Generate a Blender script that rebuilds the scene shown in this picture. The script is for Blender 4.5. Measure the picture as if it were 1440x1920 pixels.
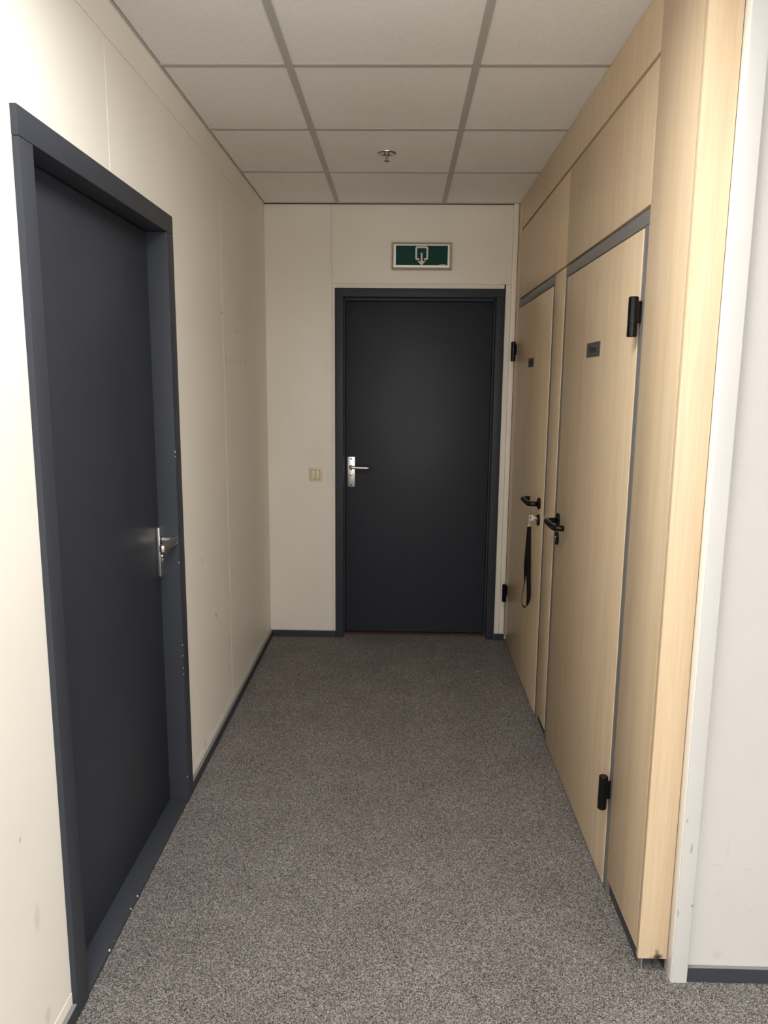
import bpy, bmesh, math, random
from mathutils import Vector, Matrix

for o in list(bpy.data.objects):
    bpy.data.objects.remove(o)
random.seed(7)
SC = bpy.context.scene
COL = SC.collection

# room dimensions in metres: x to the right, y down the corridor, z up
XL, XR, D, H = -0.778, 0.641, 4.3687, 2.5137
CAMH = 1.5257

# ---------------------------------------------------------------- camera
def make_camera():
    p, y, r = 0.16961, -0.02124, 0.00902
    F = Vector((math.sin(y)*math.cos(p), math.cos(y)*math.cos(p), -math.sin(p)))
    R = Vector((math.cos(y), -math.sin(y), 0))
    U = R.cross(F)
    R2 = R*math.cos(r) + U*math.sin(r)
    U2 = -R*math.sin(r) + U*math.cos(r)
    cd = bpy.data.cameras.new('camera')
    cd.sensor_fit = 'VERTICAL'
    cd.sensor_height = 24.0
    cd.lens = 24.0*1400.13/1920.0
    cd.clip_start = 0.02
    co = bpy.data.objects.new('camera', cd)
    COL.objects.link(co)
    M = Matrix((R2, U2, -F)).transposed().to_4x4()
    M.translation = Vector((0, 0, CAMH))
    co.matrix_world = M
    SC.camera = co
make_camera()

# ---------------------------------------------------------------- world, exposure
w = bpy.data.worlds.new('world')
SC.world = w
w.use_nodes = True
w.node_tree.nodes['Background'].inputs[0].default_value = (0.5, 0.5, 0.5, 1)
w.node_tree.nodes['Background'].inputs[1].default_value = 0.02
vs = SC.view_settings
vs.view_transform = 'Standard'
vs.look = 'None'
vs.gamma = 1.0
vs.use_curve_mapping = False
vs.exposure = 0.50
SC.cycles.max_bounces = 20
SC.cycles.diffuse_bounces = 14

# assumed, unseen ceiling luminaires with louvres: (x, y, power in watts, spread in degrees)
LIGHT_COLOUR = (1.0, 0.99, 0.975)
# added fill light, shaped as unseen windows: (wall, centre, width, height, power)
FILL_TINT = (0.97, 0.985, 1.0)
FILL_WINDOWS = [('rear', (0.6, -3.3, 1.5), 2.6, 1.5, 24), ('side', (3.1, -0.8, 1.5), 2.4, 1.4, 30)]
ASSUMED_LIGHTS = [(-0.07, 1.18, 19.5, 172), (-0.07, -0.70, 34, 135), (-0.07, -2.30, 36, 135)]

# ---------------------------------------------------------------- material helpers
def mat(name, base=(0.8, 0.8, 0.8), rough=0.5, metal=0.0, spec=0.5):
    m = bpy.data.materials.new(name)
    m.use_nodes = True
    b = m.node_tree.nodes['Principled BSDF']
    b.inputs['Base Color'].default_value = (*base, 1)
    b.inputs['Roughness'].default_value = rough
    b.inputs['Metallic'].default_value = metal
    b.inputs['Specular IOR Level'].default_value = spec
    return m, m.node_tree, b

def nd(nt, typ, **kw):
    n = nt.nodes.new(typ)
    for k, v in kw.items():
        setattr(n, k, v)
    return n

def noise(nt, vec, scale, detail=2.0, rough=0.5):
    n = nd(nt, 'ShaderNodeTexNoise')
    n.inputs['Scale'].default_value = scale
    n.inputs['Detail'].default_value = detail
    n.inputs['Roughness'].default_value = rough
    if vec is not None:
        nt.links.new(vec, n.inputs['Vector'])
    return n

def ramp(nt, fac, stops):
    n = nd(nt, 'ShaderNodeValToRGB')
    cr = n.color_ramp
    while len(cr.elements) < len(stops):
        cr.elements.new(0.5)
    for e, (p, c) in zip(cr.elements, stops):
        e.position = p
        e.color = (*c, 1)
    nt.links.new(fac, n.inputs[0])
    return n

def mixc(nt, fac, a, b, mode='MIX'):
    n = nd(nt, 'ShaderNodeMix', data_type='RGBA', blend_type=mode)
    for idx, v in ((0, fac), (6, a), (7, b)):
        if hasattr(v, 'is_output'):
            nt.links.new(v, n.inputs[idx])
        elif idx == 0:
            n.inputs[0].default_value = v
        else:
            n.inputs[idx].default_value = (*v, 1)
    return n.outputs[2]

def bump(nt, b, height, strength, dist):
    n = nd(nt, 'ShaderNodeBump')
    n.inputs['Strength'].default_value = strength
    n.inputs['Distance'].default_value = dist
    nt.links.new(height, n.inputs['Height'])
    nt.links.new(n.outputs[0], b.inputs['Normal'])

def position(nt):
    return nd(nt, 'ShaderNodeNewGeometry').outputs['Position']

def scaled(nt, vec, s):
    n = nd(nt, 'ShaderNodeVectorMath', operation='MULTIPLY')
    nt.links.new(vec, n.inputs[0])
    n.inputs[1].default_value = s
    return n.outputs[0]

def marks(nt, col, pos, lst):
    """scuffs and stains of their own shape: (centre, radii, strength, colour)"""
    nz = noise(nt, pos, 60, 3)
    off = nd(nt, 'ShaderNodeVectorMath', operation='MULTIPLY_ADD')
    nt.links.new(nz.outputs['Color'], off.inputs[0])
    off.inputs[1].default_value = (0.012, 0.012, 0.012)
    off.inputs[2].default_value = (-0.006, -0.006, -0.006)
    for c, r, s, k in lst:
        sub = nd(nt, 'ShaderNodeVectorMath', operation='SUBTRACT')
        nt.links.new(pos, sub.inputs[0])
        sub.inputs[1].default_value = c
        ad = nd(nt, 'ShaderNodeVectorMath', operation='ADD')
        nt.links.new(sub.outputs[0], ad.inputs[0])
        nt.links.new(off.outputs[0], ad.inputs[1])
        dv = nd(nt, 'ShaderNodeVectorMath', operation='DIVIDE')
        nt.links.new(ad.outputs[0], dv.inputs[0])
        dv.inputs[1].default_value = r
        ln = nd(nt, 'ShaderNodeVectorMath', operation='LENGTH')
        nt.links.new(dv.outputs[0], ln.inputs[0])
        mr = nd(nt, 'ShaderNodeMapRange', interpolation_type='SMOOTHSTEP')
        nt.links.new(ln.outputs['Value'], mr.inputs[0])
        mr.inputs[1].default_value = 1.0
        mr.inputs[2].default_value = 0.2
        mr.inputs[3].default_value = 0.0
        mr.inputs[4].default_value = s
        col = mixc(nt, mr.outputs[0], col, k)
    return col

def wall_mat(name, base, mk=()):
    m, nt, b = mat(name, base, 0.42, 0, 0.35)
    pos = position(nt)
    n1 = noise(nt, pos, 3.5, 3)
    n2 = noise(nt, pos, 320, 2)
    c = ramp(nt, n1.outputs[0], [(0.3, tuple(x*0.965 for x in base)), (0.7, base)]).outputs[0]
    if mk:
        c = marks(nt, c, pos, mk)
    nt.links.new(c, b.inputs['Base Color'])
    bump(nt, b, n2.outputs[0], 0.05, 0.001)
    return m

M = {}
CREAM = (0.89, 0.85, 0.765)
SC_D = (0.10, 0.095, 0.09)
SC_G = (0.42, 0.39, 0.34)
M['wall_left'] = wall_mat('cream_wall_left', CREAM, [
    ((XL, 3.05, 0.545), (0.05, 0.012, 0.016), 0.75, SC_D),
    ((XL, 1.437, 0.372), (0.05, 0.02, 0.045), 0.25, SC_G),
    ((XL, 1.45, 0.115), (0.05, 0.018, 0.035), 0.30, SC_G),
    ((XL, 2.816, 0.075), (0.05, 0.03, 0.03), 0.40, SC_G),
    ((XL, 1.394, 0.587), (0.05, 0.006, 0.009), 0.5, SC_D),
    ((XL, 3.306, 1.824), (0.05, 0.018, 0.012), 0.55, SC_D),
    ((XL, 3.39, 1.772), (0.05, 0.025, 0.010), 0.25, SC_G),
    ((XL, 3.60, 1.765), (0.05, 0.10, 0.012), 0.20, SC_G),
    ((XL, 3.797, 1.815), (0.05, 0.02, 0.012), 0.35, SC_G),
    ((XL, 3.36, 1.63), (0.05, 0.018, 0.030), 0.35, SC_G),
    ((XL, 3.45, 1.63), (0.05, 0.018, 0.026), 0.35, SC_G),
    ((XL, 3.55, 1.63), (0.05, 0.018, 0.026), 0.30, SC_G),
    ((XL, 3.66, 1.63), (0.05, 0.020, 0.026), 0.30, SC_G),
    ((XL, 3.77, 1.63), (0.05, 0.020, 0.030), 0.40, SC_G),
    ((XL, 2.868, 0.832), (0.05, 0.035, 0.02), 0.18, SC_G),
    ((XL, 3.26, 0.22), (0.05, 0.03, 0.03), 0.25, SC_G)])
M['wall_back'] = wall_mat('cream_wall_back', CREAM, [
    ((-0.50, D, 1.10), (0.10, 0.05, 0.09), 0.08, SC_G),
    ((-0.42, D, 0.98), (0.035, 0.05, 0.10), 0.07, SC_G)])
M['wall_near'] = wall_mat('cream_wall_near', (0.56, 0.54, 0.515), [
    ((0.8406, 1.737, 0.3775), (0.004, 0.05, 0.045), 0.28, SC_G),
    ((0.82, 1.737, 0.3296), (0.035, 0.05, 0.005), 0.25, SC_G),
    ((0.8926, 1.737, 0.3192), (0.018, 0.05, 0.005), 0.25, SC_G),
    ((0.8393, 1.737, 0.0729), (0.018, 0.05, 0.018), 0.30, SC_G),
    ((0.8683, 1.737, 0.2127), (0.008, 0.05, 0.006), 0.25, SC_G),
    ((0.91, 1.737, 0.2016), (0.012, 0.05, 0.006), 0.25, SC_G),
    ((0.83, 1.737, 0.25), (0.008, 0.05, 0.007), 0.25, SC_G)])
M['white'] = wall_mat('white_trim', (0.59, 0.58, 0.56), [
    ((0.742, 1.72, 0.385), (0.005, 0.05, 0.02), 0.45, SC_D),
    ((0.757, 1.72, 0.225), (0.006, 0.05, 0.007), 0.6, SC_D),
    ((0.722, 1.72, 0.20), (0.0035, 0.05, 0.015), 0.4, SC_D),
    ((0.727, 1.72, 0.46), (0.004, 0.05, 0.009), 0.4, SC_D)])

def make_carpet():
    m, nt, b = mat('loop_carpet', (0.2, 0.19, 0.18), 0.95, 0, 0.1)
    pos = position(nt)
    nz = noise(nt, pos, 150, 2)
    ad = nd(nt, 'ShaderNodeVectorMath', operation='MULTIPLY_ADD')
    nt.links.new(nz.outputs['Color'], ad.inputs[0])
    ad.inputs[1].default_value = (0.008, 0.008, 0.0)
    nt.links.new(pos, ad.inputs[2])
    v = nd(nt, 'ShaderNodeTexVoronoi')
    v.inputs['Scale'].default_value = 400
    nt.links.new(ad.outputs[0], v.inputs['Vector'])
    v2 = noise(nt, pos, 330, 4, 0.75)
    sep = nd(nt, 'ShaderNodeSeparateColor')
    nt.links.new(v.outputs['Color'], sep.inputs[0])
    mx = nd(nt, 'ShaderNodeMath', operation='MULTIPLY_ADD')
    nt.links.new(v2.outputs[0], mx.inputs[0])
    mx.inputs[1].default_value = 1.7
    mx.inputs[2].default_value = -0.35
    av = nd(nt, 'ShaderNodeMath', operation='ADD')
    hf = nd(nt, 'ShaderNodeMath', operation='MULTIPLY')
    nt.links.new(sep.outputs[0], hf.inputs[0]); hf.inputs[1].default_value = 0.36
    hg = nd(nt, 'ShaderNodeMath', operation='MULTIPLY')
    nt.links.new(mx.outputs[0], hg.inputs[0]); hg.inputs[1].default_value = 0.64
    nt.links.new(hf.outputs[0], av.inputs[0]); nt.links.new(hg.outputs[0], av.inputs[1])
    c = ramp(nt, av.outputs[0], [(0.27, (0.028, 0.025, 0.025)), (0.42, (0.145, 0.133, 0.126)),
                                 (0.56, (0.27, 0.25, 0.238)), (0.72, (0.56, 0.52, 0.495))]).outputs[0]
    big = noise(nt, pos, 4.5, 4, 0.6)
    cb = ramp(nt, big.outputs[0], [(0.3, (0.84, 0.83, 0.82)), (0.65, (1.0, 1.0, 1.0))]).outputs[0]
    c = mixc(nt, 1.0, c, cb, 'MULTIPLY')
    tint = noise(nt, pos, 22, 2)
    ct = ramp(nt, tint.outputs[0], [(0.35, (0.985, 1.0, 1.0)), (0.65, (1.015, 0.995, 0.98))]).outputs[0]
    c = mixc(nt, 1.0, c, ct, 'MULTIPLY')
    nt.links.new(c, b.inputs['Base Color'])
    bump(nt, b, av.outputs[0], 0.9, 0.004)
    return m
M['carpet'] = make_carpet()

def make_paint(name, base, rough):
    m, nt, b = mat(name, base, rough, 0, 0.22)
    pos = position(nt)
    n1 = noise(nt, scaled(nt, pos, (1, 1, 0.6)), 5, 3)
    r = nd(nt, 'ShaderNodeMapRange')
    nt.links.new(n1.outputs[0], r.inputs[0])
    r.inputs[3].default_value = rough - 0.05
    r.inputs[4].default_value = rough + 0.07
    nt.links.new(r.outputs[0], b.inputs['Roughness'])
    n2 = noise(nt, pos, 260, 2)
    bump(nt, b, n2.outputs[0], 0.04, 0.001)
    return m
SLATE = (0.034, 0.038, 0.049)
M['slate'] = make_paint('slate_paint', SLATE, 0.40)
M['slate_frame'] = make_paint('slate_frame_paint', (0.042, 0.046, 0.057), 0.45)

def make_wood():
    m, nt, b = mat('maple_laminate', (0.7, 0.55, 0.36), 0.36, 0, 0.5)
    pos = position(nt)
    oi = nd(nt, 'ShaderNodeObjectInfo')
    ad = nd(nt, 'ShaderNodeVectorMath', operation='ADD')
    cm = nd(nt, 'ShaderNodeCombineXYZ')
    mu = nd(nt, 'ShaderNodeMath', operation='MULTIPLY')
    nt.links.new(oi.outputs['Random'], mu.inputs[0]); mu.inputs[1].default_value = 13.0
    for i in range(3):
        nt.links.new(mu.outputs[0], cm.inputs[i])
    nt.links.new(pos, ad.inputs[0]); nt.links.new(cm.outputs[0], ad.inputs[1])
    p = ad.outputs[0]
    g1 = noise(nt, scaled(nt, p, (26, 26, 0.9)), 1.0, 4, 0.6)
    g2 = noise(nt, scaled(nt, p, (190, 190, 6)), 1.0, 2, 0.6)
    g3 = noise(nt, scaled(nt, p, (5, 5, 0.7)), 1.0, 2, 0.5)
    c1 = ramp(nt, g1.outputs[0], [(0.30, (0.635, 0.490, 0.325)), (0.52, (0.685, 0.545, 0.375)), (0.75, (0.720, 0.585, 0.420))]).outputs[0]
    c2 = ramp(nt, g2.outputs[0], [(0.35, (0.945, 0.935, 0.92)), (0.62, (1.015, 1.015, 1.015))]).outputs[0]
    c3 = ramp(nt, g3.outputs[0], [(0.3, (1.0, 0.965, 0.93)), (0.7, (1.0, 1.0, 1.0))]).outputs[0]
    c = mixc(nt, 1.0, c1, c2, 'MULTIPLY')
    c = mixc(nt, 1.0, c, c3, 'MULTIPLY')
    c = marks(nt, c, pos, [((0.694, 1.755, 0.047), (0.018, 0.03, 0.012), 0.95, (0.02, 0.016, 0.014)),
                           ((0.690, 1.755, 0.058), (0.008, 0.03, 0.014), 0.6, (0.05, 0.04, 0.03)),
                           ((0.675, 1.755, 0.044), (0.006, 0.03, 0.005), 0.5, (0.08, 0.05, 0.05))])
    nt.links.new(c, b.inputs['Base Color'])
    bump(nt, b, g2.outputs[0], 0.03, 0.0005)
    return m
M['wood'] = make_wood()

def make_tile():
    m, nt, b = mat('mineral_tile', (0.78, 0.76, 0.73), 0.9, 0, 0.2)
    pos = position(nt)
    n1 = noise(nt, pos, 90, 4, 0.7)
    n2 = noise(nt, pos, 2.5, 2)
    c = ramp(nt, n1.outputs[0], [(0.3, (0.875, 0.875, 0.875)), (0.6, (0.935, 0.935, 0.935))]).outputs[0]
    c2 = ramp(nt, n2.outputs[0], [(0.3, (0.97, 0.96, 0.95)), (0.7, (1, 1, 1))]).outputs[0]
    nt.links.new(mixc(nt, 1.0, c, c2, 'MULTIPLY'), b.inputs['Base Color'])
    bump(nt, b, n1.outputs[0], 0.25, 0.002)
    return m
M['tile'] = make_tile()
M['tee'] = mat('grey_grid_bar', (0.50, 0.485, 0.465), 0.55)[0]
M['plaster'] = mat('plain_ceiling', (0.88, 0.865, 0.84), 0.9)[0]

def make_metal(name, base, rough, axis):
    m, nt, b = mat(name, base, rough, 1.0)
    s = [160, 160, 160]; s[axis] = 4
    n = noise(nt, scaled(nt, position(nt), tuple(s)), 1.0, 2)
    r = nd(nt, 'ShaderNodeMapRange')
    nt.links.new(n.outputs[0], r.inputs[0])
    r.inputs[3].default_value = rough - 0.06
    r.inputs[4].default_value = rough + 0.08
    nt.links.new(r.outputs[0], b.inputs['Roughness'])
    return m
M['alu'] = make_metal('satin_aluminium', (0.78, 0.77, 0.74), 0.32, 2)
M['chrome'] = make_metal('worn_chrome', (0.50, 0.50, 0.50), 0.22, 0)
M['bead'] = mat('bright_white_bead', (0.90, 0.88, 0.84), 0.3)[0]
M['dust'] = mat('dusty_top_edge', (0.20, 0.20, 0.19), 0.8)[0]  # paler grey strip along the skirting top
M['frame_alu'] = mat('grey_anodised_frame', (0.235, 0.235, 0.235), 0.40, 0.35)[0]
M['sign_frame'] = mat('champagne_aluminium', (0.62, 0.58, 0.49), 0.42, 0.55)[0]
M['sign_border'] = mat('pale_aluminium', (0.80, 0.78, 0.70), 0.38, 0.35)[0]
M['green'] = mat('sign_green', (0.0015, 0.046, 0.041), 0.5, 0, 0.2)[0]
M['symbol'] = mat('sign_symbol_white', (0.74, 0.73, 0.66), 0.5)[0]
M['black'] = mat('black_nylon', (0.004, 0.004, 0.0045), 0.17, 0, 0.28)[0]
M['strap'] = mat('black_webbing', (0.006, 0.006, 0.007), 0.85, 0, 0.15)[0]
M['dark'] = mat('dark_void', (0.018, 0.018, 0.018), 0.8)[0]
M['plinth'] = mat('dark_plinth', (0.050, 0.050, 0.055), 0.5)[0]
M['gap'] = mat('joint_shadow_brown', (0.018, 0.013, 0.010), 0.9)[0]
M['plate_grey'] = mat('grey_sign_plate', (0.075, 0.078, 0.082), 0.5)[0]
M['ink'] = mat('black_lettering', (0.006, 0.006, 0.007), 0.5)[0]
M['ivory'] = mat('ivory_plastic', (0.80, 0.72, 0.52), 0.35)[0]
M['redwood'] = mat('reddish_threshold', (0.06, 0.022, 0.015), 0.7)[0]
M['chip'] = mat('bare_paint_chip', (0.72, 0.70, 0.66), 0.6)[0]
M['key'] = make_metal('nickel_key', (0.80, 0.74, 0.68), 0.28, 0)

def make_emit():
    m, nt, b = mat('lit_diffuser', (0.9, 0.9, 0.9), 0.6)
    b.inputs['Emission Color'].default_value = (*LIGHT_COLOUR, 1)
    b.inputs['Emission Strength'].default_value = 0.3
    return m
M['diffuser'] = make_emit()
def make_fill_pane():
    m, nt, b = mat('daylit_pane', (0.8, 0.8, 0.8), 0.1)  # faint glow added to the panes of the unseen fill openings
    b.inputs['Emission Color'].default_value = (*FILL_TINT, 1)
    b.inputs['Emission Strength'].default_value = 0.15
    return m
M['daylit_pane'] = make_fill_pane()

# ---------------------------------------------------------------- mesh helpers
def add_box(bm, x0, x1, y0, y1, z0, z1, bev=0.0, seg=1):
    vs_ = [bm.verts.new((x, y, z)) for x in (x0, x1) for y in (y0, y1) for z in (z0, z1)]
    fs = [(0, 1, 3, 2), (4, 6, 7, 5), (0, 4, 5, 1), (2, 3, 7, 6), (0, 2, 6, 4), (1, 5, 7, 3)]
    faces = [bm.faces.new([vs_[i] for i in f]) for f in fs]
    if bev > 0:
        ed = list({e for f in faces for e in f.edges})
        bmesh.ops.bevel(bm, geom=ed, offset=bev, segments=seg, profile=0.5, affect='EDGES')
    return bm

def add_prism(bm, pts, a0, a1, axis):
    """extrude a 2D polygon along axis 0=x (pts are y,z), 1=y (pts are x,z), 2=z (pts are x,y)"""
    def P(p, a):
        return [(a, p[0], p[1]), (p[0], a, p[1]), (p[0], p[1], a)][axis]
    A = [bm.verts.new(P(p, a0)) for p in pts]
    B = [bm.verts.new(P(p, a1)) for p in pts]
    n = len(pts)
    bm.faces.new(A); bm.faces.new(B[::-1])
    for i in range(n):
        bm.faces.new((A[i], B[i], B[(i+1) % n], A[(i+1) % n]))
    return bm

def add_lathe(bm, prof, origin, axis, n=24):
    """prof: list of (radius, distance along axis)"""
    ax = Vector(axis).normalized()
    u = ax.orthogonal().normalized(); v = ax.cross(u)
    o = Vector(origin)
    rings = []
    for r, t in prof:
        if r < 1e-6:
            rings.append([bm.verts.new(o + ax*t)])
        else:
            rings.append([bm.verts.new(o + ax*t + (u*math.cos(k*2*math.pi/n) + v*math.sin(k*2*math.pi/n))*r) for k in range(n)])
    for a, b in zip(rings, rings[1:]):
        for k in range(n):
            q = [a[k % len(a)], a[(k+1) % len(a)], b[(k+1) % len(b)], b[k % len(b)]]
            q2 = []
            for x in q:
                if x not in q2:
                    q2.append(x)
            if len(q2) > 2:
                bm.faces.new(q2)
    for rr in (rings[0], rings[-1]):
        if len(rr) > 2:
            bm.faces.new(rr)
    return bm

def fillet(pts, rad, n=6):
    pts = [Vector(p) for p in pts]
    out = [pts[0]]
    for a, b, c in zip(pts, pts[1:], pts[2:]):
        d1 = (a-b).normalized(); d2 = (c-b).normalized()
        p0 = b + d1*rad; p1 = b + d2*rad
        for i in range(n+1):
            t = i/n
            out.append(p0*(1-t)**2 + b*2*t*(1-t) + p1*t*t)
    out.append(pts[-1])
    return out

def add_tube(bm, pts, r, n=14, rx=None):
    """sweep a circle (or ellipse r by rx) along pts, rounded end caps"""
    pts = [Vector(p) for p in pts]
    T = [(pts[min(i+1, len(pts)-1)] - pts[max(i-1, 0)]).normalized() for i in range(len(pts))]
    u = T[0].orthogonal().normalized()
    if abs(T[0].z) < 0.9:
        u = (Vector((0, 0, 1)) - T[0]*T[0].z).normalized()
    rings = []
    rx = r if rx is None else rx
    def ring(c, t, u, k):
        v = t.cross(u)
        return [bm.verts.new(c + (u*math.cos(a)*r + v*math.sin(a)*rx)*k) for a in [i*2*math.pi/n for i in range(n)]]
    seq = []
    for i, p in enumerate(pts):
        u = (u - T[i]*u.dot(T[i])).normalized()
        if i == 0:
            seq.append((p - T[i]*r*0.12, T[i], u, 0.8))
        seq.append((p, T[i], u, 1.0))
        if i == len(pts)-1:
            seq.append((p + T[i]*r*0.12, T[i], u, 0.8))
    for s in seq:
        rings.append(ring(*s))
    for a, b in zip(rings, rings[1:]):
        for k in range(n):
            bm.faces.new((a[k], a[(k+1) % n], b[(k+1) % n], b[k]))
    bm.faces.new(rings[0][::-1]); bm.faces.new(rings[-1])
    return bm

def origin_of(p):
    v = Vector((0, 0, 0))
    while p is not None:
        v += p.location
        p = p.parent
    return v

def obj(name, bm, m, parent=None, smooth=None):
    bmesh.ops.recalc_face_normals(bm, faces=bm.faces[:])
    me = bpy.data.meshes.new(name)
    # origin at the centre of the base, so that parts sit where they belong
    xs = [v.co for v in bm.verts]
    lo = Vector((min(v.x for v in xs), min(v.y for v in xs), min(v.z for v in xs)))
    hi = Vector((max(v.x for v in xs), max(v.y for v in xs), max(v.z for v in xs)))
    c = Vector(((lo.x+hi.x)/2, (lo.y+hi.y)/2, lo.z))
    bmesh.ops.translate(bm, verts=bm.verts[:], vec=-c)
    bm.to_mesh(me); bm.free()
    me.materials.append(M[m])
    if smooth:
        for p in me.polygons:
            p.use_smooth = True
        me.set_sharp_from_angle(angle=math.radians(smooth))
    o = bpy.data.objects.new(name, me)
    COL.objects.link(o)
    o.location = c - origin_of(parent)
    o.parent = parent
    return o

def box(name, x0, x1, y0, y1, z0, z1, m, parent=None, bev=0.0, seg=1):
    bm = bmesh.new()
    add_box(bm, x0, x1, y0, y1, z0, z1, bev, seg)
    return obj(name, bm, m, parent, 40 if bev and seg > 1 else None)

def tag(o, label, cat, kind=None, group=None):
    o['label'] = label
    o['category'] = cat
    if kind:
        o['kind'] = kind
    if group:
        o['group'] = group
    return o

def empty(name, loc, label, cat, kind=None, group=None):
    o = bpy.data.objects.new(name, None)
    o.empty_display_size = 0.1
    COL.objects.link(o)
    o.location = loc
    return tag(o, label, cat, kind, group)

# ================================================================ SETTING
X_FAR, Y_REAR = 3.1, -3.3

bm = bmesh.new()
add_box(bm, -1.0, X_FAR+0.1, Y_REAR-0.1, 4.7, -0.12, 0.0)
tag(obj('floor', bm, 'carpet'), 'speckled brown-grey loop pile carpet covering the corridor floor', 'floor', 'structure')

# ---- ceiling
TEE_Y = [1.954, 2.554, 3.154, 3.754]
TX = [-0.366, 0.223]
bm = bmesh.new()
add_box(bm, -1.0, X_FAR+0.1, Y_REAR-0.1, 4.7, H+0.03, H+0.15)
add_box(bm, XL, X_FAR, Y_REAR, 1.354, H+0.002, H+0.03)
add_box(bm, XR+0.08, X_FAR, 1.354, 1.737, H+0.002, H+0.03)
ceil = tag(obj('ceiling', bm, 'plaster'), 'suspended ceiling of pale square tiles in grey bars', 'ceiling', 'structure')
rows = [1.354] + TEE_Y + [D-0.002]
cols = [XL+0.001] + TX + [XR+0.012]
tile_mesh = {}
for i in range(len(rows)-1):
    for j in range(3):
        x0, x1 = cols[j], cols[j+1]
        y0, y1 = rows[i], rows[i+1]
        key = (round(x1-x0, 4), round(y1-y0, 4))
        if key not in tile_mesh:
            b2 = bmesh.new()
            hx, hy = (x1-x0)/2-0.004, (y1-y0)/2-0.004
            add_box(b2, -hx, hx, -hy, hy, 0.0, 0.02, 0.002)
            bmesh.ops.recalc_face_normals(b2, faces=b2.faces[:])
            me = bpy.data.meshes.new('ceiling_tile'); b2.to_mesh(me); b2.free()
            me.materials.append(M['tile'])
            tile_mesh[key] = me
        t = bpy.data.objects.new('ceiling_tile', tile_mesh[key])
        COL.objects.link(t)
        t.location = Vector(((x0+x1)/2, (y0+y1)/2, H+0.0015)) - ceil.location
        t.parent = ceil
for x in TX:
    box('main_grid_bar', x-0.012, x+0.012, 1.354, D-0.002, H-0.0015, H+0.004, 'tee', ceil, 0.0006)
for y in TEE_Y:
    for j in range(3):
        xa = cols[j] + (0.0125 if j else 0)
        xb = cols[j+1] - (0.0125 if j < 2 else 0.01)
        box('cross_grid_bar', xa, xb, y-0.012, y+0.012, H-0.001, H+0.0035, 'tee', ceil, 0.0006)
box('edge_angle', XL+0.001, XR, D-0.016, D-0.003, H-0.002, H+0.001, 'tee', ceil, 0.0004)
box('edge_shadow_gap', XL+0.001, XR, D-0.003, D-0.0005, H-0.006, H+0.01, 'dark', ceil)
box('edge_angle', XL+0.0005, XL+0.004, 1.354, D-0.003, H-0.003, H+0.004, 'tee', ceil, 0.0004)

# ---- left wall with panels
bm = bmesh.new()
add_box(bm, -0.95, XL-0.006, Y_REAR, 1.59, 0, H)
add_box(bm, -0.95, XL-0.006, 2.56, 4.5, 0, H)
add_box(bm, -0.95, XL-0.006, 1.59, 2.56, 2.045, H)
wl = tag(obj('wall_left', bm, 'wall_left'), 'cream panelled wall on the left with thin upright joints', 'wall', 'structure')
ZB, ZT, g = 0.070, 2.410, 0.0011
def panel(pts):
    bm = bmesh.new()
    add_prism(bm, pts, XL-0.006, XL, 0)
    ed = [e for e in bm.edges if all(abs(v.co.x-XL) < 1e-6 for v in e.verts)]
    bmesh.ops.bevel(bm, geom=ed, offset=0.0012, segments=2, profile=0.5, affect='EDGES')
    return obj('wall_panel', bm, 'wall_left', wl)
J = [Y_REAR, -1.62, -0.385, 0.850, 2.085, 3.320, D]
for a, b in ((0, 1), (1, 2), (2, 3)):
    panel([(J[a]+g, ZB+g), (J[b]-g, ZB+g), (J[b]-g, ZT-g), (J[a]+g, ZT-g)])
panel([(J[3]+g, ZB+g), (1.575, ZB+g), (1.575, 2.058), (J[4]-g, 2.058), (J[4]-g, ZT-g), (J[3]+g, ZT-g)])
panel([(J[4]+g, 2.058), (2.575, 2.058), (2.575, ZB+g), (J[5]-g, ZB+g), (J[5]-g, ZT-g), (J[4]+g, ZT-g)])
panel([(J[5]+g, ZB+g), (J[6], ZB+g), (J[6], ZT-g), (J[5]+g, ZT-g)])
box('top_rail', XL-0.006, XL, Y_REAR, D, ZT+0.0005, H+0.002, 'wall_left', wl, 0.0008)
box('bottom_rail', XL-0.006, XL+0.0008, Y_REAR, 1.575, 0.0, ZB-0.0005, 'wall_left', wl, 0.0008)
box('bottom_rail', XL-0.006, XL, 2.575, D, 0.0, ZB-0.0005, 'wall_left', wl, 0.0008)

def baseboard(name, x0, x1, y0, y1, label, h=0.040):
    o = tag(box(name, x0, x1, y0, y1, 0, h-0.0009, 'slate_frame', None, 0.0006), label, 'baseboard', 'structure')
    e = 0.0008
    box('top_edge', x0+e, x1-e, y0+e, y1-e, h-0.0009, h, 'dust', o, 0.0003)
    return o
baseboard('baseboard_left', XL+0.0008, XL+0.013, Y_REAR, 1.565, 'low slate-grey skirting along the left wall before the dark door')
baseboard('baseboard_left', XL+0.0002, XL+0.013, 2.584, D-0.0135, 'low slate-grey skirting running from the left door to the corridor end')

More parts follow.
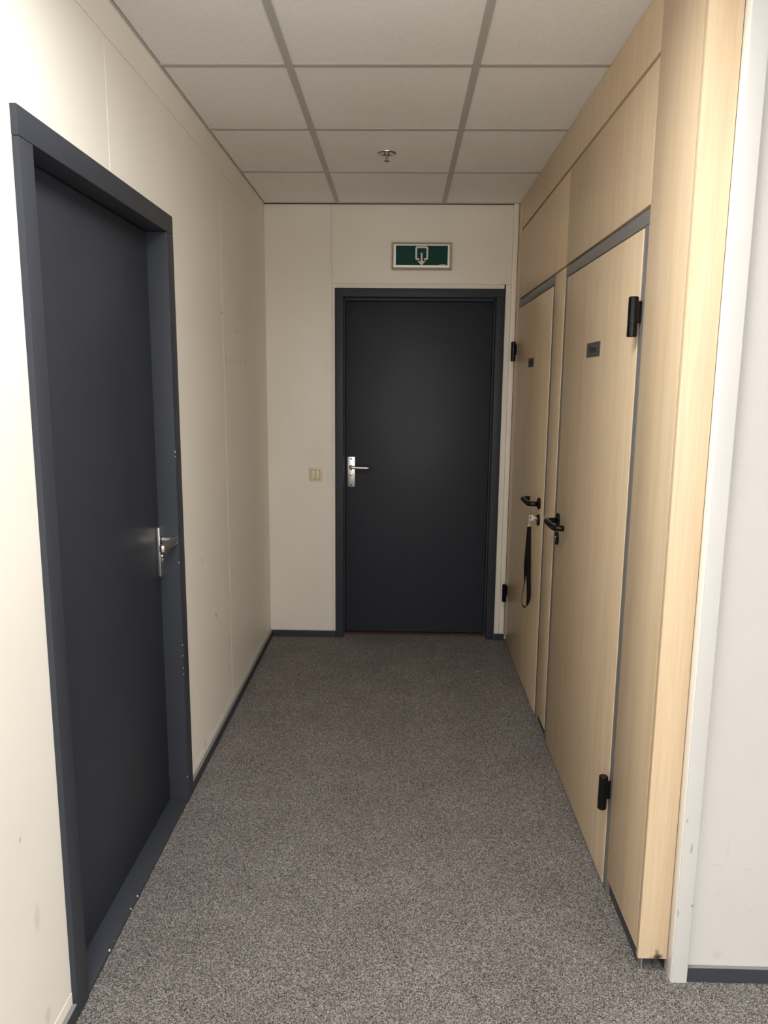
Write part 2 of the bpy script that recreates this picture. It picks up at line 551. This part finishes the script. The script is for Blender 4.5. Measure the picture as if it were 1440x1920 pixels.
# ---- far wall
bm = bmesh.new()
add_box(bm, -0.95, -0.355, D+0.006, D+0.15, 0, H)
add_box(bm, 0.555, 0.9, D+0.006, D+0.15, 0, H)
add_box(bm, -0.355, 0.555, D+0.006, D+0.15, 2.035, H)
wb = tag(obj('wall_back', bm, 'wall_back'), 'cream end wall around the dark door below the exit sign', 'wall', 'structure')
def bpanel(name, x0, x1, z0, z1, proud=0.0, bev=0.0012):
    return box(name, x0, x1, D-proud, D+0.006, z0, z1, 'wall_back', wb, bev, 2)
bpanel('wall_panel', XL, -0.4005, 0.0, H)
bpanel('wall_panel', -0.3993, 0.6105, 2.0845, H)
bpanel('door_surround', -0.3993, -0.372, 0.0, 2.0835, 0.002)
bpanel('door_surround', -0.3715, 0.584, 2.050, 2.0835, 0.002)
bpanel('door_surround', 0.573, 0.6105, 0.0, 2.0835, 0.002)
bpanel('corner_profile', 0.6115, 0.640, 0.0, H, 0.010, 0.004)
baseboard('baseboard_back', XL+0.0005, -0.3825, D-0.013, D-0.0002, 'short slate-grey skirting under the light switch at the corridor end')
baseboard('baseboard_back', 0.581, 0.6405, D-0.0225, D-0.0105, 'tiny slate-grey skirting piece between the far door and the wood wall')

# ---- right wall: maple laminate cubicle front
bm = bmesh.new()
add_box(bm, 0.668, 0.715, 1.80, D, 0.0, H)
wr = tag(obj('wall_right', bm, 'gap'), 'pale maple laminate partition on the right holding two toilet doors', 'wall', 'structure')
def wpanel(name, y0, y1, z0, z1, x0=XR, x1=0.668, m='wood', bev=0.0014):
    return box(name, x0, x1, y0, y1, z0, z1, m, wr, bev, 2)
wpanel('pilaster_panel', 1.7735, 2.0590, 0.058, H)
wpanel('front_panel', 1.7550, 1.7725, 0.041, H, 0.6415, 0.7175, 'wood', 0.0012)
wpanel('pilaster_panel', 3.0675, 3.2640, 0.046, 1.9835)
wpanel('header_panel', 2.0602, 3.0672, 1.9925, 2.3455)
wpanel('header_panel', 3.0684, 4.2590, 1.9925, 2.3455)
wpanel('fascia_panel', 2.0602, 4.2590, 2.3575, H)
wpanel('end_strip', 4.2602, D-0.0005, 0.045, H)
box('plinth', 0.652, 0.667, 1.790, 2.060, 0, 0.0575, 'plinth', wr, 0.001)
box('plinth', 0.652, 0.667, 3.0675, 3.264, 0, 0.0455, 'plinth', wr, 0.001)
box('plinth', 0.655, 0.667, 4.24, D-0.024, 0, 0.044, 'plinth', wr, 0.001)
box('plinth_foot', 0.6535, 0.658, 1.764, 1.789, 0, 0.0405, 'frame_alu', wr, 0.0008)
box('plinth_foot', 0.664, 0.690, 1.784, 1.789, 0, 0.0405, 'plinth', wr, 0.0008)
box('plinth_foot', 0.692, 0.705, 1.782, 1.786, 0, 0.0405, 'plinth', wr, 0.0008)
box('plinth_back', 0.716, 0.7175, 1.77, 1.80, 0, 0.0405, 'dark', wr)

# ---- white post and near wall facing the camera
bm = bmesh.new()
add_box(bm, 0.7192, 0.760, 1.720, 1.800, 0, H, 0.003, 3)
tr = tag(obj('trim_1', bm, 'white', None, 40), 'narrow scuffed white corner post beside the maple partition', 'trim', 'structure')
bm = bmesh.new()
add_box(bm, 0.7180, 0.7195, 1.7222, 1.7548, 0, H, 0.0006, 2)
obj('edge_bead', bm, 'bead', tr, 40)
bm = bmesh.new()
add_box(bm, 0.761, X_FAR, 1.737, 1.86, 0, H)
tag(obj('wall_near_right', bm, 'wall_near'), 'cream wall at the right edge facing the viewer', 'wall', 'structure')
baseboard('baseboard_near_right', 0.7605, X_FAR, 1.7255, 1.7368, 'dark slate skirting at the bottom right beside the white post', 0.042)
def pierced(u0, u1, wu, wz, wall):
    """wall boxes around a window opening; u runs along the wall"""
    bm = bmesh.new()
    cu, w2, z0, z1 = wu[0], wu[1]/2, wz[0]-wz[1]/2, wz[0]+wz[1]/2
    for a, b, c, d in ((u0, cu-w2, 0, H), (cu+w2, u1, 0, H), (cu-w2, cu+w2, 0, z0), (cu-w2, cu+w2, z1, H)):
        if wall == 'rear':
            add_box(bm, a, b, Y_REAR-0.1, Y_REAR, c, d)
        else:
            add_box(bm, X_FAR, X_FAR+0.1, a, b, c, d)
    return bm
(_, cR, wR, hR, pR), (_, cS, wS, hS, pS) = FILL_WINDOWS
tag(obj('wall_rear', pierced(-0.95, X_FAR+0.1, (cR[0], wR), (cR[2], hR), 'rear'), 'wall_near'), 'cream wall with a wide window behind the viewer', 'wall', 'structure')  # the opening is made up; it only holds the added fill light
tag(obj('wall_side', pierced(Y_REAR, 1.737, (cS[1], wS), (cS[2], hS), 'side'), 'wall_near'), 'cream wall with a window closing the open area to the right', 'wall', 'structure')  # opening added here too, just to carry the side fill light
def fill_window(name, wall, c, w_, h_, power, label):  # added unseen glazed opening, there to fill the corridor with light
    e = empty(name, (c[0], c[1], c[2]-h_/2), label, 'window', 'structure')
    def bx(nm, u0, u1, v0, v1, d0, d1, m, bev=0.002):
        if wall == 'rear':
            return box(nm, c[0]+u0, c[0]+u1, c[1]-d1, c[1]-d0, c[2]+v0, c[2]+v1, m, e, bev)
        return box(nm, c[0]+d0, c[0]+d1, c[1]+u0, c[1]+u1, c[2]+v0, c[2]+v1, m, e, bev)
    a, b = w_/2, h_/2
    bx('window_frame', -a, -a+0.05, -b, b, 0.02, 0.08, 'white')
    bx('window_frame', a-0.05, a, -b, b, 0.02, 0.08, 'white')
    bx('window_frame', -a+0.05, a-0.05, -b, -b+0.05, 0.02, 0.08, 'white')
    bx('window_frame', -a+0.05, a-0.05, b-0.05, b, 0.02, 0.08, 'white')
    bx('window_frame', -0.025, 0.025, -b+0.05, b-0.05, 0.02, 0.08, 'white')
    bx('pane', -a+0.05, -0.025, -b+0.05, b-0.05, 0.045, 0.055, 'daylit_pane', 0)
    bx('pane', 0.025, a-0.05, -b+0.05, b-0.05, 0.045, 0.055, 'daylit_pane', 0)
    ld = bpy.data.lights.new('daylight', 'AREA')  # area light added as fill at the opening
    ld.shape = 'RECTANGLE'; ld.size = w_-0.1; ld.size_y = h_-0.1; ld.energy = power; ld.color = FILL_TINT
    lo = bpy.data.objects.new('daylight', ld)
    COL.objects.link(lo)
    lo.parent = e
    if wall == 'rear':
        lo.location = (0, -0.01, h_/2); lo.rotation_euler = (math.pi/2, 0, 0)
    else:
        lo.location = (0.01, 0, h_/2); lo.rotation_euler = (math.pi/2, 0, math.pi/2)
fill_window('window_1', 'rear', cR, wR, hR, pR, 'wide daylit window in the wall behind the viewer')
fill_window('window_2', 'side', cS, wS, hS, pS, 'daylit window in the side wall of the open area')

# ================================================================ DOORS
# ---- door 1: left, slate
d1 = empty('door_1', (XL, 2.074, 0), 'slate-grey flush door in the left wall with satin lever handle', 'door', 'structure')
XF = -0.764
def jamb1(y0, y1, ys0, ys1):
    bm = bmesh.new()
    add_box(bm, -0.90, XF, y0, y1, 0, 2.0048, 0.0018, 2)
    add_box(bm, -0.898, -0.873, ys0, ys1, 0, 2.0, 0.001)
    return obj('jamb', bm, 'slate_frame', d1, 40)
jamb1(1.5655, 1.626, 1.62, 1.645)
jf = jamb1(2.515, 2.583, 2.495, 2.52)
box('head', -0.90, XF, 1.5655, 2.583, 2.0056, 2.065, 'slate_frame', d1, 0.0018, 2)
sl = box('sill', -0.90, XF-0.003, 1.6265, 2.5145, 0, 0.013, 'slate_frame', d1, 0.002, 2)
leaf = box('leaf', -0.870, -0.830, 1.6295, 2.5095, 0.0155, 2.0015, 'slate', d1, 0.0015, 2)
# worn paint on the arrises
for y, z, s in ((2.5165, 1.29, .006), (2.5165, 1.275, .003), (2.5165, 0.905, .0035), (2.5165, 0.605, .003), (2.5165, 0.565, .003), (2.5165, 0.52, .003), (2.5165, 0.495, .003), (2.5165, 0.10, .005)):
    box('paint_chip', XF-0.0022, XF+0.0004, y-0.0014, y+0.0012, z, z+s, 'chip', jf)
for y, s in ((1.767, .007), (1.80, .004), (1.93, .004), (1.985, .005), (1.80, .003)):
    box('paint_chip', XF-0.0062, XF-0.0028, y, y+s, 0.0095, 0.0134, 'chip', sl)
pl1 = box('handle_plate', -0.8298, -0.8185, 2.4805, 2.5215, 0.865, 1.036, 'alu', d1, 0.0016, 2)
bm = bmesh.new()
add_lathe(bm, [(0.0135, 0.0), (0.0135, 0.003), (0.0125, 0.0035)], (-0.8184, 2.502, 0.9895), (1, 0, 0), 24)
obj('lever_collar', bm, 'dark', pl1, 40)
bm = bmesh.new()
add_lathe(bm, [(0.0118, 0.0), (0.0118, 0.044), (0.0105, 0.0455)], (-0.8148, 2.502, 0.9895), (1, 0, 0), 28)
obj('lever_neck', bm, 'alu', pl1, 40)
bm = bmesh.new()
add_prism(bm, [(-0.782, 2.362), (-0.773, 2.358), (-0.765, 2.362), (-0.7615, 2.500), (-0.765, 2.513), (-0.772, 2.514), (-0.7815, 2.500)], 0.9785, 1.0005, 2)
bmesh.ops.bevel(bm, geom=bm.edges[:], offset=0.002, segments=2, profile=0.5, affect='EDGES')
obj('lever', bm, 'alu', pl1, 40)
bm = bmesh.new()
add_lathe(bm, [(0.0070, 0.0), (0.0070, 0.004), (0.006, 0.005)], (-0.8184, 2.502, 0.932), (1, 0, 0), 20)
add_box(bm, -0.8184, -0.8150, 2.4985, 2.5055, 0.9105, 0.926, 0.001)
obj('lock_cylinder', bm, 'chrome', pl1, 40)

# ---- door 2: far end, slate
d2 = empty('door_2', (0.099, D, 0), 'slate-grey flush door at the corridor end under the green exit sign', 'door', 'structure')
YF, YB, YLf = D-0.012, D+0.14, D+0.070
def jamb2(x0, x1, l0, l1):
    bm = bmesh.new()
    add_box(bm, x0, x1, YF, YB, 0, 2.0105, 0.0018, 2)
    add_box(bm, l0, l1, YLf-0.018, YB-0.002, 0, 2.005, 0.001)
    return obj('jamb', bm, 'slate_frame', d2, 40)
jamb2(-0.382, -0.3335, -0.336, -0.3275)
jamb2(0.5316, 0.580, 0.5245, 0.535)
bm = bmesh.new()
add_box(bm, -0.382, 0.580, YF, YB, 2.0112, 2.059, 0.0018, 2)
add_box(bm, -0.336, 0.535, YLf-0.018, YB-0.002, 1.9965, 2.0125, 0.001)
obj('head', bm, 'slate_frame', d2, 40)
leaf2 = box('leaf', -0.3255, 0.5225, YLf, YLf+0.04, 0.0165, 1.9935, 'slate', d2, 0.0015, 2)
box('threshold', -0.335, 0.533, YLf-0.02, YB, 0, 0.011, 'redwood', d2, 0.001)
pl2 = box('handle_plate', -0.3143, -0.2692, YLf-0.0075, YLf-0.0002, 0.918, 1.097, 'alu', d2, 0.0015, 2)
for z in (1.086, 1.021, 0.929):
    bm = bmesh.new()
    add_lathe(bm, [(0.0050, 0.0), (0.0050, 0.0012), (0.0026, 0.0016), (0.0018, 0.0006), (0, 0.0006)], (-0.2922, YLf-0.0075, z), (0, -1, 0), 14)
    obj('screw', bm, 'plinth', pl2, 40)
bm = bmesh.new()
add_lathe(bm, [(0.011, 0.0), (0.011, 0.004), (0.0095, 0.006)], (-0.2945, YLf-0.0075, 1.038), (0, -1, 0), 22)
obj('lever_collar', bm, 'dark', pl2, 40)
bm = bmesh.new()
add_tube(bm, fillet([(-0.2945, YLf-0.010, 1.038), (-0.2945, YLf-0.058, 1.038), (-0.186, YLf-0.058, 1.036), (-0.180, YLf-0.030, 1.036)], 0.012), 0.0082, 16)
obj('lever', bm, 'alu', pl2, 50)
bm = bmesh.new()
add_lathe(bm, [(0.0083, 0.0), (0.0083, 0.003), (0.007, 0.0036), (0, 0.0036)], (-0.2930, YLf-0.0075, 0.990), (0, -1, 0), 18)
add_box(bm, -0.2975, -0.2885, YLf-0.0105, YLf-0.0075, 0.970, 0.984, 0.001)
obj('lock_cylinder', bm, 'chrome', pl2, 40)
bm = bmesh.new()
add_box(bm, -0.2937, -0.2923, YLf-0.0115, YLf-0.0108, 0.9855, 0.9945)
obj('keyhole', bm, 'dark', pl2)
box('strike_plate', -0.3336, -0.3326, YLf-0.045, YLf-0.022, 0.92, 1.10, 'chrome', d2, 0.0003)

# ---- toilet doors
def toilet_door(name, label, ya, yb, jn0, jf1, hinge_near):
    """ya..yb leaf, jn0 outer edge of the near frame strip, jf1 outer edge of the far one"""
    d = empty(name, (XR, (ya+yb)/2, 0), label, 'door', 'structure')
    box('leaf', XR, 0.666, ya+0.0015, yb-0.0015, 0.009, 1.9405, 'wood', d, 0.0008, 2)
    f0, f1 = XR+0.0015, 0.667
    if jn0 is not None:
        box('frame_strip', f0, f1, jn0, ya-0.0015, 0, 1.9445, 'frame_alu', d, 0.001, 2)
    if jf1 is not None:
        box('frame_strip', f0, f1, yb+0.0015, jf1, 0, 1.9445, 'frame_alu', d, 0.001, 2)
    box('frame_head', f0, f1, jn0 if jn0 else ya, jf1 if jf1 else yb, 1.9458, 1.9835, 'frame_alu', d, 0.001, 2)
    hy = ya-0.012 if hinge_near else yb+0.006
    for z0 in (1.657, 0.268):
        bm = bmesh.new()
        r, L = 0.0132, 0.106
        add_lathe(bm, [(0, 0), (r*0.86, 0), (r, 0.0025), (r, 0.0315), (r*0.93, 0.0318), (r*0.93, 0.0332), (r, 0.0335),
                       (r, L-0.0025), (r*0.86, L), (0, L)], (0.6215, hy, z0), (0, 0, 1), 28)
        h = obj('hinge', bm, 'black', d, 35)
        bm = bmesh.new()
        add_box(bm, 0.622, XR+0.001, hy-0.011 if hinge_near else hy+0.004, hy-0.003 if hinge_near else hy+0.012, z0+0.036, z0+0.094, 0.0015)
        obj('hinge_wing', bm, 'black', h)
    hs = -1 if hinge_near else 1                 # the lever points to the hinge side
    ly = yb-0.049 if hinge_near else ya+0.088
    ky = yb-0.046 if hinge_near else ya+0.089
    def rose(nm, y, z, parent):
        bm = bmesh.new()
        add_lathe(bm, [(0, 0), (0.0265, 0.0), (0.0265, 0.006), (0.0235, 0.0095), (0.018, 0.0105), (0, 0.0105)], (XR, y, z), (-1, 0, 0), 32)
        return obj(nm, bm, 'black', parent, 40)
    r1 = rose('rose', ly, 0.9935, d)
    bm = bmesh.new()
    x1 = 0.589
    add_tube(bm, fillet([(XR-0.008, ly, 0.9905), (x1, ly, 0.9905), (x1, ly+hs*0.172, 0.9905), (0.624, ly+hs*0.172, 0.9905)], 0.026, 8), 0.0117, 18)
    obj('lever', bm, 'black', r1, 60)
    r2 = rose('key_rose', ky, 0.9165, d)
    bm = bmesh.new()
    add_lathe(bm, [(0.0085, 0.0), (0.0085, 0.003), (0.0075, 0.004), (0, 0.004)], (XR-0.0104, ky, 0.9215), (-1, 0, 0), 18)
    add_box(bm, XR-0.0135, XR-0.0104, ky-0.0042, ky+0.0042, 0.900, 0.915, 0.0008)
    obj('lock_cylinder', bm, 'chrome', r2, 40)
    return d, ky
d3, ky3 = toilet_door('door_3', 'nearer maple toilet door with a black lever and the Heren plate', 2.100, 3.025, 2.0602, 3.0665, True)
d4, ky4 = toilet_door('door_4', 'farther maple toilet door with a key and lanyard in its lock', 3.305, 4.2585, 3.265, None, False)

# ================================================================ THINGS
def text_mesh(s, size, Mx, extrude, m, parent, name, sx=1.0, bold=0.0):
    cu = bpy.data.curves.new(name, 'FONT')
    cu.body = s; cu.size = size; cu.extrude = extrude; cu.offset = bold
    cu.align_x = 'CENTER'; cu.align_y = 'CENTER'
    tmp = bpy.data.objects.new(name, cu)
    COL.objects.link(tmp)
    dg = bpy.context.evaluated_depsgraph_get(); dg.update()
    me = bpy.data.meshes.new_from_object(tmp.evaluated_get(dg))
    bpy.data.objects.remove(tmp)
    bm = bmesh.new(); bm.from_mesh(me)
    bmesh.ops.transform(bm, matrix=Mx @ Matrix.Diagonal((sx, 1, 1, 1)), verts=bm.verts[:])
    return obj(name, bm, m, parent)

def door_sign(word, yc, zc, w_, h_, label):
    e = empty('door_sign', (XR, yc, zc-h_/2), label, 'sign', None, 'name plates on the toilet doors')
    box('plate', XR-0.0022, XR-0.0001, yc-w_/2, yc+w_/2, zc-h_/2, zc+h_/2, 'plate_grey', e, 0.0005)
    Mx = Matrix(((0, 0, -1, XR-0.0025), (-1, 0, 0, yc), (0, 1, 0, zc), (0, 0, 0, 1)))
    text_mesh(word, 0.0325, Mx, 0.0002, 'ink', e, 'lettering', 1.12, 0.00035)
door_sign('Heren', 2.567, 1.646, 0.170, 0.047, 'grey plate reading Heren in black on the nearer maple door')
door_sign('Dames', 3.777, 1.637, 0.150, 0.043, 'small grey name plate on the farther maple door')

# ---- emergency exit sign
ex = empty('exit_sign', (0.1045, D, 2.156), 'green emergency exit sign with white arrow above the far door', 'sign')
sx0, sx1, sz0, sz1 = -0.0635, 0.2725, 2.1565, 2.3030
ysf = D-0.032
bm = bmesh.new()
def ring_frame(bm, o, i, y_back, y_front, y_in):
    """rectangular frame with a sloped front: o, i = (x0,x1,z0,z1)"""
    def rect(r, y):
        return [bm.verts.new(p) for p in ((r[0], y, r[2]), (r[1], y, r[2]), (r[1], y, r[3]), (r[0], y, r[3]))]
    mid = tuple((a*0.65+b*0.35) for a, b in zip(o, i))
    L = [rect(o, y_back), rect(o, y_front+0.004), rect(mid, y_front), rect(i, y_in)]
    L.append(rect(i, y_back))
    for A, B in zip(L, L[1:]):
        for k in range(4):
            bm.faces.new((A[k], A[(k+1) % 4], B[(k+1) % 4], B[k]))
    A, B = L[-1], L[0]
    for k in range(4):
        bm.faces.new((A[k], A[(k+1) % 4], B[(k+1) % 4], B[k]))
inner = (-0.0520, 0.2590, 2.1695, 2.2925)
ring_frame(bm, (sx0, sx1, sz0, sz1), inner, D-0.0005, ysf, ysf+0.006)
obj('frame', bm, 'sign_frame', ex)
box('border', inner[0], inner[1], ysf+0.008, D-0.004, inner[2], inner[3], 'sign_border', ex)
gx0, gx1, gz0, gz1 = -0.0390, 0.2495, 2.1815, 2.2860
gp = box('green_panel', gx0, gx1, ysf+0.0066, ysf+0.0079, gz0, gz1, 'green', ex)
S = (gx1-gx0)/1040.0
def sp(u, v):                                  # sign-drawing units to x,z
    return (gx0+(u-185)*S, gz1-(v-160)*S)
ya_, yb_ = ysf+0.0058, ysf+0.0066
bm = bmesh.new()
def arc(cx, cz, r, a0, a1, n=6):
    return [(cx+r*math.cos(math.radians(a0+(a1-a0)*i/n)), cz+r*math.sin(math.radians(a0+(a1-a0)*i/n))) for i in range(n+1)]
x0, zt = sp(575, 172); x1, zb = sp(833, 437); st = 36*S; R_ = 40*S; r_ = 8*S
gl = sp(655, 0)[0]; gr = sp(750, 0)[0]
outer = [(gr, zb)] + arc(x1-R_, zb+R_, R_, -90, 0) + arc(x1-R_, zt-R_, R_, 0, 90) + arc(x0+R_, zt-R_, R_, 90, 180) + arc(x0+R_, zb+R_, R_, 180, 270) + [(gl, zb)]
a, b, c, d_ = x0+st, x1-st, zb+st, zt-st
inn = [(gr, c)] + arc(b-r_, c+r_, r_, -90, 0) + arc(b-r_, d_-r_, r_, 0, 90) + arc(a+r_, d_-r_, r_, 90, 180) + arc(a+r_, c+r_, r_, 180, 270) + [(gl, c)]
vo = [[bm.verts.new((p[0], y, p[1])) for p in outer] for y in (ya_, yb_)]
vi = [[bm.verts.new((p[0], y, p[1])) for p in inn] for y in (ya_, yb_)]
for k in range(len(outer)-1):
    bm.faces.new((vo[0][k], vo[0][k+1], vi[0][k+1], vi[0][k]))
    bm.faces.new((vo[1][k], vi[1][k], vi[1][k+1], vo[1][k+1]))
    bm.faces.new((vo[0][k], vo[1][k], vo[1][k+1], vo[0][k+1]))
    bm.faces.new((vi[0][k], vi[0][k+1], vi[1][k+1], vi[1][k]))
obj('doorway_symbol', bm, 'symbol', gp)
bm = bmesh.new()
add_prism(bm, [sp(*q) for q in ((686, 297), (719, 297), (719, 460), (783, 460), (702, 543), (623, 460), (686, 460))], ya_, yb_, 1)
obj('arrow_symbol', bm, 'symbol', gp)
bm = bmesh.new()                                # small print, too fine to read in the photo
for u, v, ww, hh in ((1067, 514, 16, 20), (1098, 514, 7, 20), (1107, 518, 12, 16), (1122, 520, 10, 14), (1134, 520, 10, 14), (1147, 520, 11, 14), (1160, 520, 10, 14), (1172, 520, 12, 14)):
    xa, za = sp(u, v); xb, zb2 = sp(u+ww, v+hh)
    add_box(bm, xa, xb, yb_-0.0003, yb_, zb2, za)
obj('small_print', bm, 'symbol', gp)

# ---- light switch
sw = empty('light_switch', (-0.4987, D, 0.958), 'ivory double rocker light switch left of the far door', 'light switch')
bm = bmesh.new()
add_box(bm, -0.539, -0.4585, D-0.010, D-0.0002, 0.958, 1.0385, 0.006, 3)
obj('plate', bm, 'ivory', sw, 40)
bm = bmesh.new()
add_box(bm, -0.5285, -0.469, D-0.0110, D-0.006, 0.9685, 1.028, 0.004, 2)
obj('rocker_gap', bm, 'plinth', sw, 40)
for xa, xb in ((-0.5252, -0.4998), (-0.4977, -0.4723)):
    bm = bmesh.new()
    add_box(bm, xa, xb, D-0.0155, D-0.008, 0.9720, 1.0245, 0.0022, 2)
    for v in bm.verts:
        if v.co.z > 1.0 and v.co.y < D-0.012:
            v.co.y += 0.002
    obj('rocker', bm, 'ivory', sw, 40)

# ---- sprinkler
spk = empty('sprinkler', (-0.0755, 3.463, H-0.034), 'chrome pendant fire sprinkler in the middle ceiling tile', 'sprinkler')
o3 = (-0.0755, 3.463, H+0.0014)
bm = bmesh.new()
add_lathe(bm, [(0.042, 0), (0.0415, 0.002), (0.034, 0.0045), (0.026, 0.003), (0.016, 0.0015), (0, 0.0015)], o3, (0, 0, -1), 36)
obj('escutcheon', bm, 'chrome', spk, 40)
bm = bmesh.new()
add_lathe(bm, [(0.008, 0), (0.008, 0.009), (0.0045, 0.011), (0.0032, 0.020), (0.0045, 0.028), (0.0045, 0.030)], (o3[0], o3[1], H-0.0005), (0, 0, -1), 18)
obj('stem', bm, 'chrome', spk, 40)
bm = bmesh.new()
add_lathe(bm, [(0, 0), (0.0135, 0.0), (0.0135, 0.002), (0.006, 0.0035), (0, 0.004)], (o3[0], o3[1], H-0.0303), (0, 0, -1), 24)
obj('deflector', bm, 'chrome', spk, 40)
bm = bmesh.new()
for s in (-1, 1):
    add_tube(bm, [(o3[0]+s*0.0105, o3[1], H-0.001), (o3[0]+s*0.011, o3[1], H-0.010), (o3[0]+s*0.004, o3[1], H-0.021)], 0.0017, 8)
obj('yoke', bm, 'chrome', spk, 60)

# ---- key with lanyard in the far toilet door
KY = ky4
kl = empty('key_lanyard', (0.605, KY, 0.49), 'key with a hanging black lanyard in the farther toilet door lock', 'key')
bm = bmesh.new()
add_prism(bm, [(0.5945, 0.9135), (0.6175, 0.9135), (0.6175, 0.9380), (0.5945, 0.9380)], KY-0.0011, KY+0.0011, 1)
bmesh.ops.bevel(bm, geom=[e for e in bm.edges if abs(e.verts[0].co.y-e.verts[1].co.y) > 1e-4], offset=0.004, segments=3, profile=0.5, affect='EDGES')
add_box(bm, 0.6170, XR-0.0142, KY-0.0011, KY+0.0011, 0.9215, 0.9290)
kb = obj('key', bm, 'key', kl)
bm = bmesh.new()
add_prism(bm, [(0.5985, 0.9190), (0.6050, 0.9190), (0.6050, 0.9215), (0.6010, 0.9215), (0.6010, 0.9240), (0.6050, 0.9240), (0.6050, 0.9330), (0.5985, 0.9330)], KY-0.0016, KY-0.0011, 1)
obj('stamped_mark', bm, 'plate_grey', kb)
def torus(c, R0, r0, normal, nm, m, par):
    bm = bmesh.new()
    nv = Vector(normal).normalized(); u = nv.orthogonal().normalized(); v = nv.cross(u)
    rings = []
    for i in range(20):
        a = i*2*math.pi/20
        dr = u*math.cos(a)+v*math.sin(a)
        rings.append([bm.verts.new(Vector(c)+dr*(R0+r0*math.cos(t*math.pi/3))+nv*r0*math.sin(t*math.pi/3)) for t in range(6)])
    for i in range(20):
        A, B = rings[i], rings[(i+1) % 20]
        for t in range(6):
            bm.faces.new((A[t], A[(t+1) % 6], B[(t+1) % 6], B[t]))
    return obj(nm, bm, m, par, 80)
torus((0.5990, KY, 0.9085), 0.0062, 0.0009, (0.3, 1, 0), 'ring', 'key', kl)
torus((0.5985, KY, 0.8975), 0.0055, 0.0009, (1, 0.2, 0), 'ring', 'key', kl)
torus((0.5982, KY, 0.8875), 0.0055, 0.0010, (0.2, 1, 0), 'ring', 'key', kl)
# ribbon: (x, y offset, z, angle of its width from x towards y in degrees, half width)
rib = [(0.598, 0.0010, 0.884, 0, .0088), (0.600, 0.0015, 0.80, 0, .0100), (0.6025, 0.002, 0.727, 0, .0105), (0.6055, 0.003, 0.64, 3, .0105), (0.609, 0.003, 0.575, 10, .0105),
       (0.609, 0.002, 0.540, 22, .0105), (0.604, 0.000, 0.515, 48, .0105), (0.595, -0.002, 0.5025, 70, .0105), (0.584, -0.004, 0.506, 80, .0105),
       (0.577, -0.004, 0.522, 80, .0105), (0.577, -0.003, 0.545, 77, .0105), (0.582, -0.003, 0.580, 75, .0105), (0.5865, -0.003, 0.625, 68, .0105), (0.5880, -0.003, 0.67, 45, .0105), (0.5900, -0.0035, 0.727, 22, .0105), (0.5940, -0.0035, 0.80, 8, .0100), (0.597, -0.003, 0.884, 0, .0088)]
def smooth_path(p, n=5):
    out = []
    for i in range(len(p)-1):
        p0, p1, p2, p3 = p[max(i-1, 0)], p[i], p[i+1], p[min(i+2, len(p)-1)]
        for k in range(n):
            t = k/n
            out.append(tuple(0.5*(2*b + (c-a)*t + (2*a-5*b+4*c-d)*t*t + (3*b-a-3*c+d)*t**3) for a, b, c, d in zip(p0, p1, p2, p3)))
    out.append(p[-1])
    return out
pp = smooth_path(rib)
bm = bmesh.new()
rings = []
for i, q in enumerate(pp):
    P = Vector((q[0], KY+q[1], q[2]))
    n0, n1 = pp[max(i-1, 0)], pp[min(i+1, len(pp)-1)]
    T = Vector((n1[0]-n0[0], n1[1]-n0[1], n1[2]-n0[2])).normalized()
    W = Vector((math.cos(math.radians(q[3])), math.sin(math.radians(q[3])), 0))
    W = (W - T*W.dot(T)).normalized()
    N = T.cross(W)*0.0007
    W = W*q[4]
    rings.append([bm.verts.new(P+W+N), bm.verts.new(P-W+N), bm.verts.new(P-W-N), bm.verts.new(P+W-N)])
for A, B in zip(rings, rings[1:]):
    for k in range(4):
        bm.faces.new((A[k], A[(k+1) % 4], B[(k+1) % 4], B[k]))
bm.faces.new(rings[0]); bm.faces.new(rings[-1][::-1])
obj('strap', bm, 'strap', kl, 60)
box('strap_clamp', 0.589, 0.6075, KY-0.0045, KY+0.002, 0.872, 0.884, 'black', kl, 0.001)

# ---- assumed, unseen ceiling luminaires of the hall (behind and above the viewer)
LL = ['flat square ceiling light at the corridor mouth', 'flat square ceiling light just behind the viewer', 'flat square ceiling light near the rear window']
for (lx, ly, pw, spread), lab in zip(ASSUMED_LIGHTS, LL):
    e = empty('ceiling_light', (lx, ly, H-0.028), lab, 'ceiling light', None, 'ceiling lights of the hall')
    bm = bmesh.new()
    s = 0.30
    for a in ((-s, s, -s, -s+0.02), (-s, s, s-0.02, s), (-s, -s+0.02, -s+0.02, s-0.02), (s-0.02, s, -s+0.02, s-0.02)):
        add_box(bm, lx+a[0], lx+a[1], ly+a[2], ly+a[3], H-0.028, H+0.0018, 0.001)
    obj('housing', bm, 'white', e)
    box('diffuser', lx-s+0.02, lx+s-0.02, ly-s+0.02, ly+s-0.02, H-0.018, H-0.012, 'diffuser', e)
    ld = bpy.data.lights.new('lamp', 'AREA')  # assumed source out of view, placed from the shading and highlights
    ld.shape = 'SQUARE'; ld.size = 0.54; ld.energy = pw; ld.color = LIGHT_COLOUR
    ld.spread = math.radians(spread)
    lo = bpy.data.objects.new('lamp', ld)
    COL.objects.link(lo)
    lo.location = (0, 0, -0.002)
    lo.parent = e
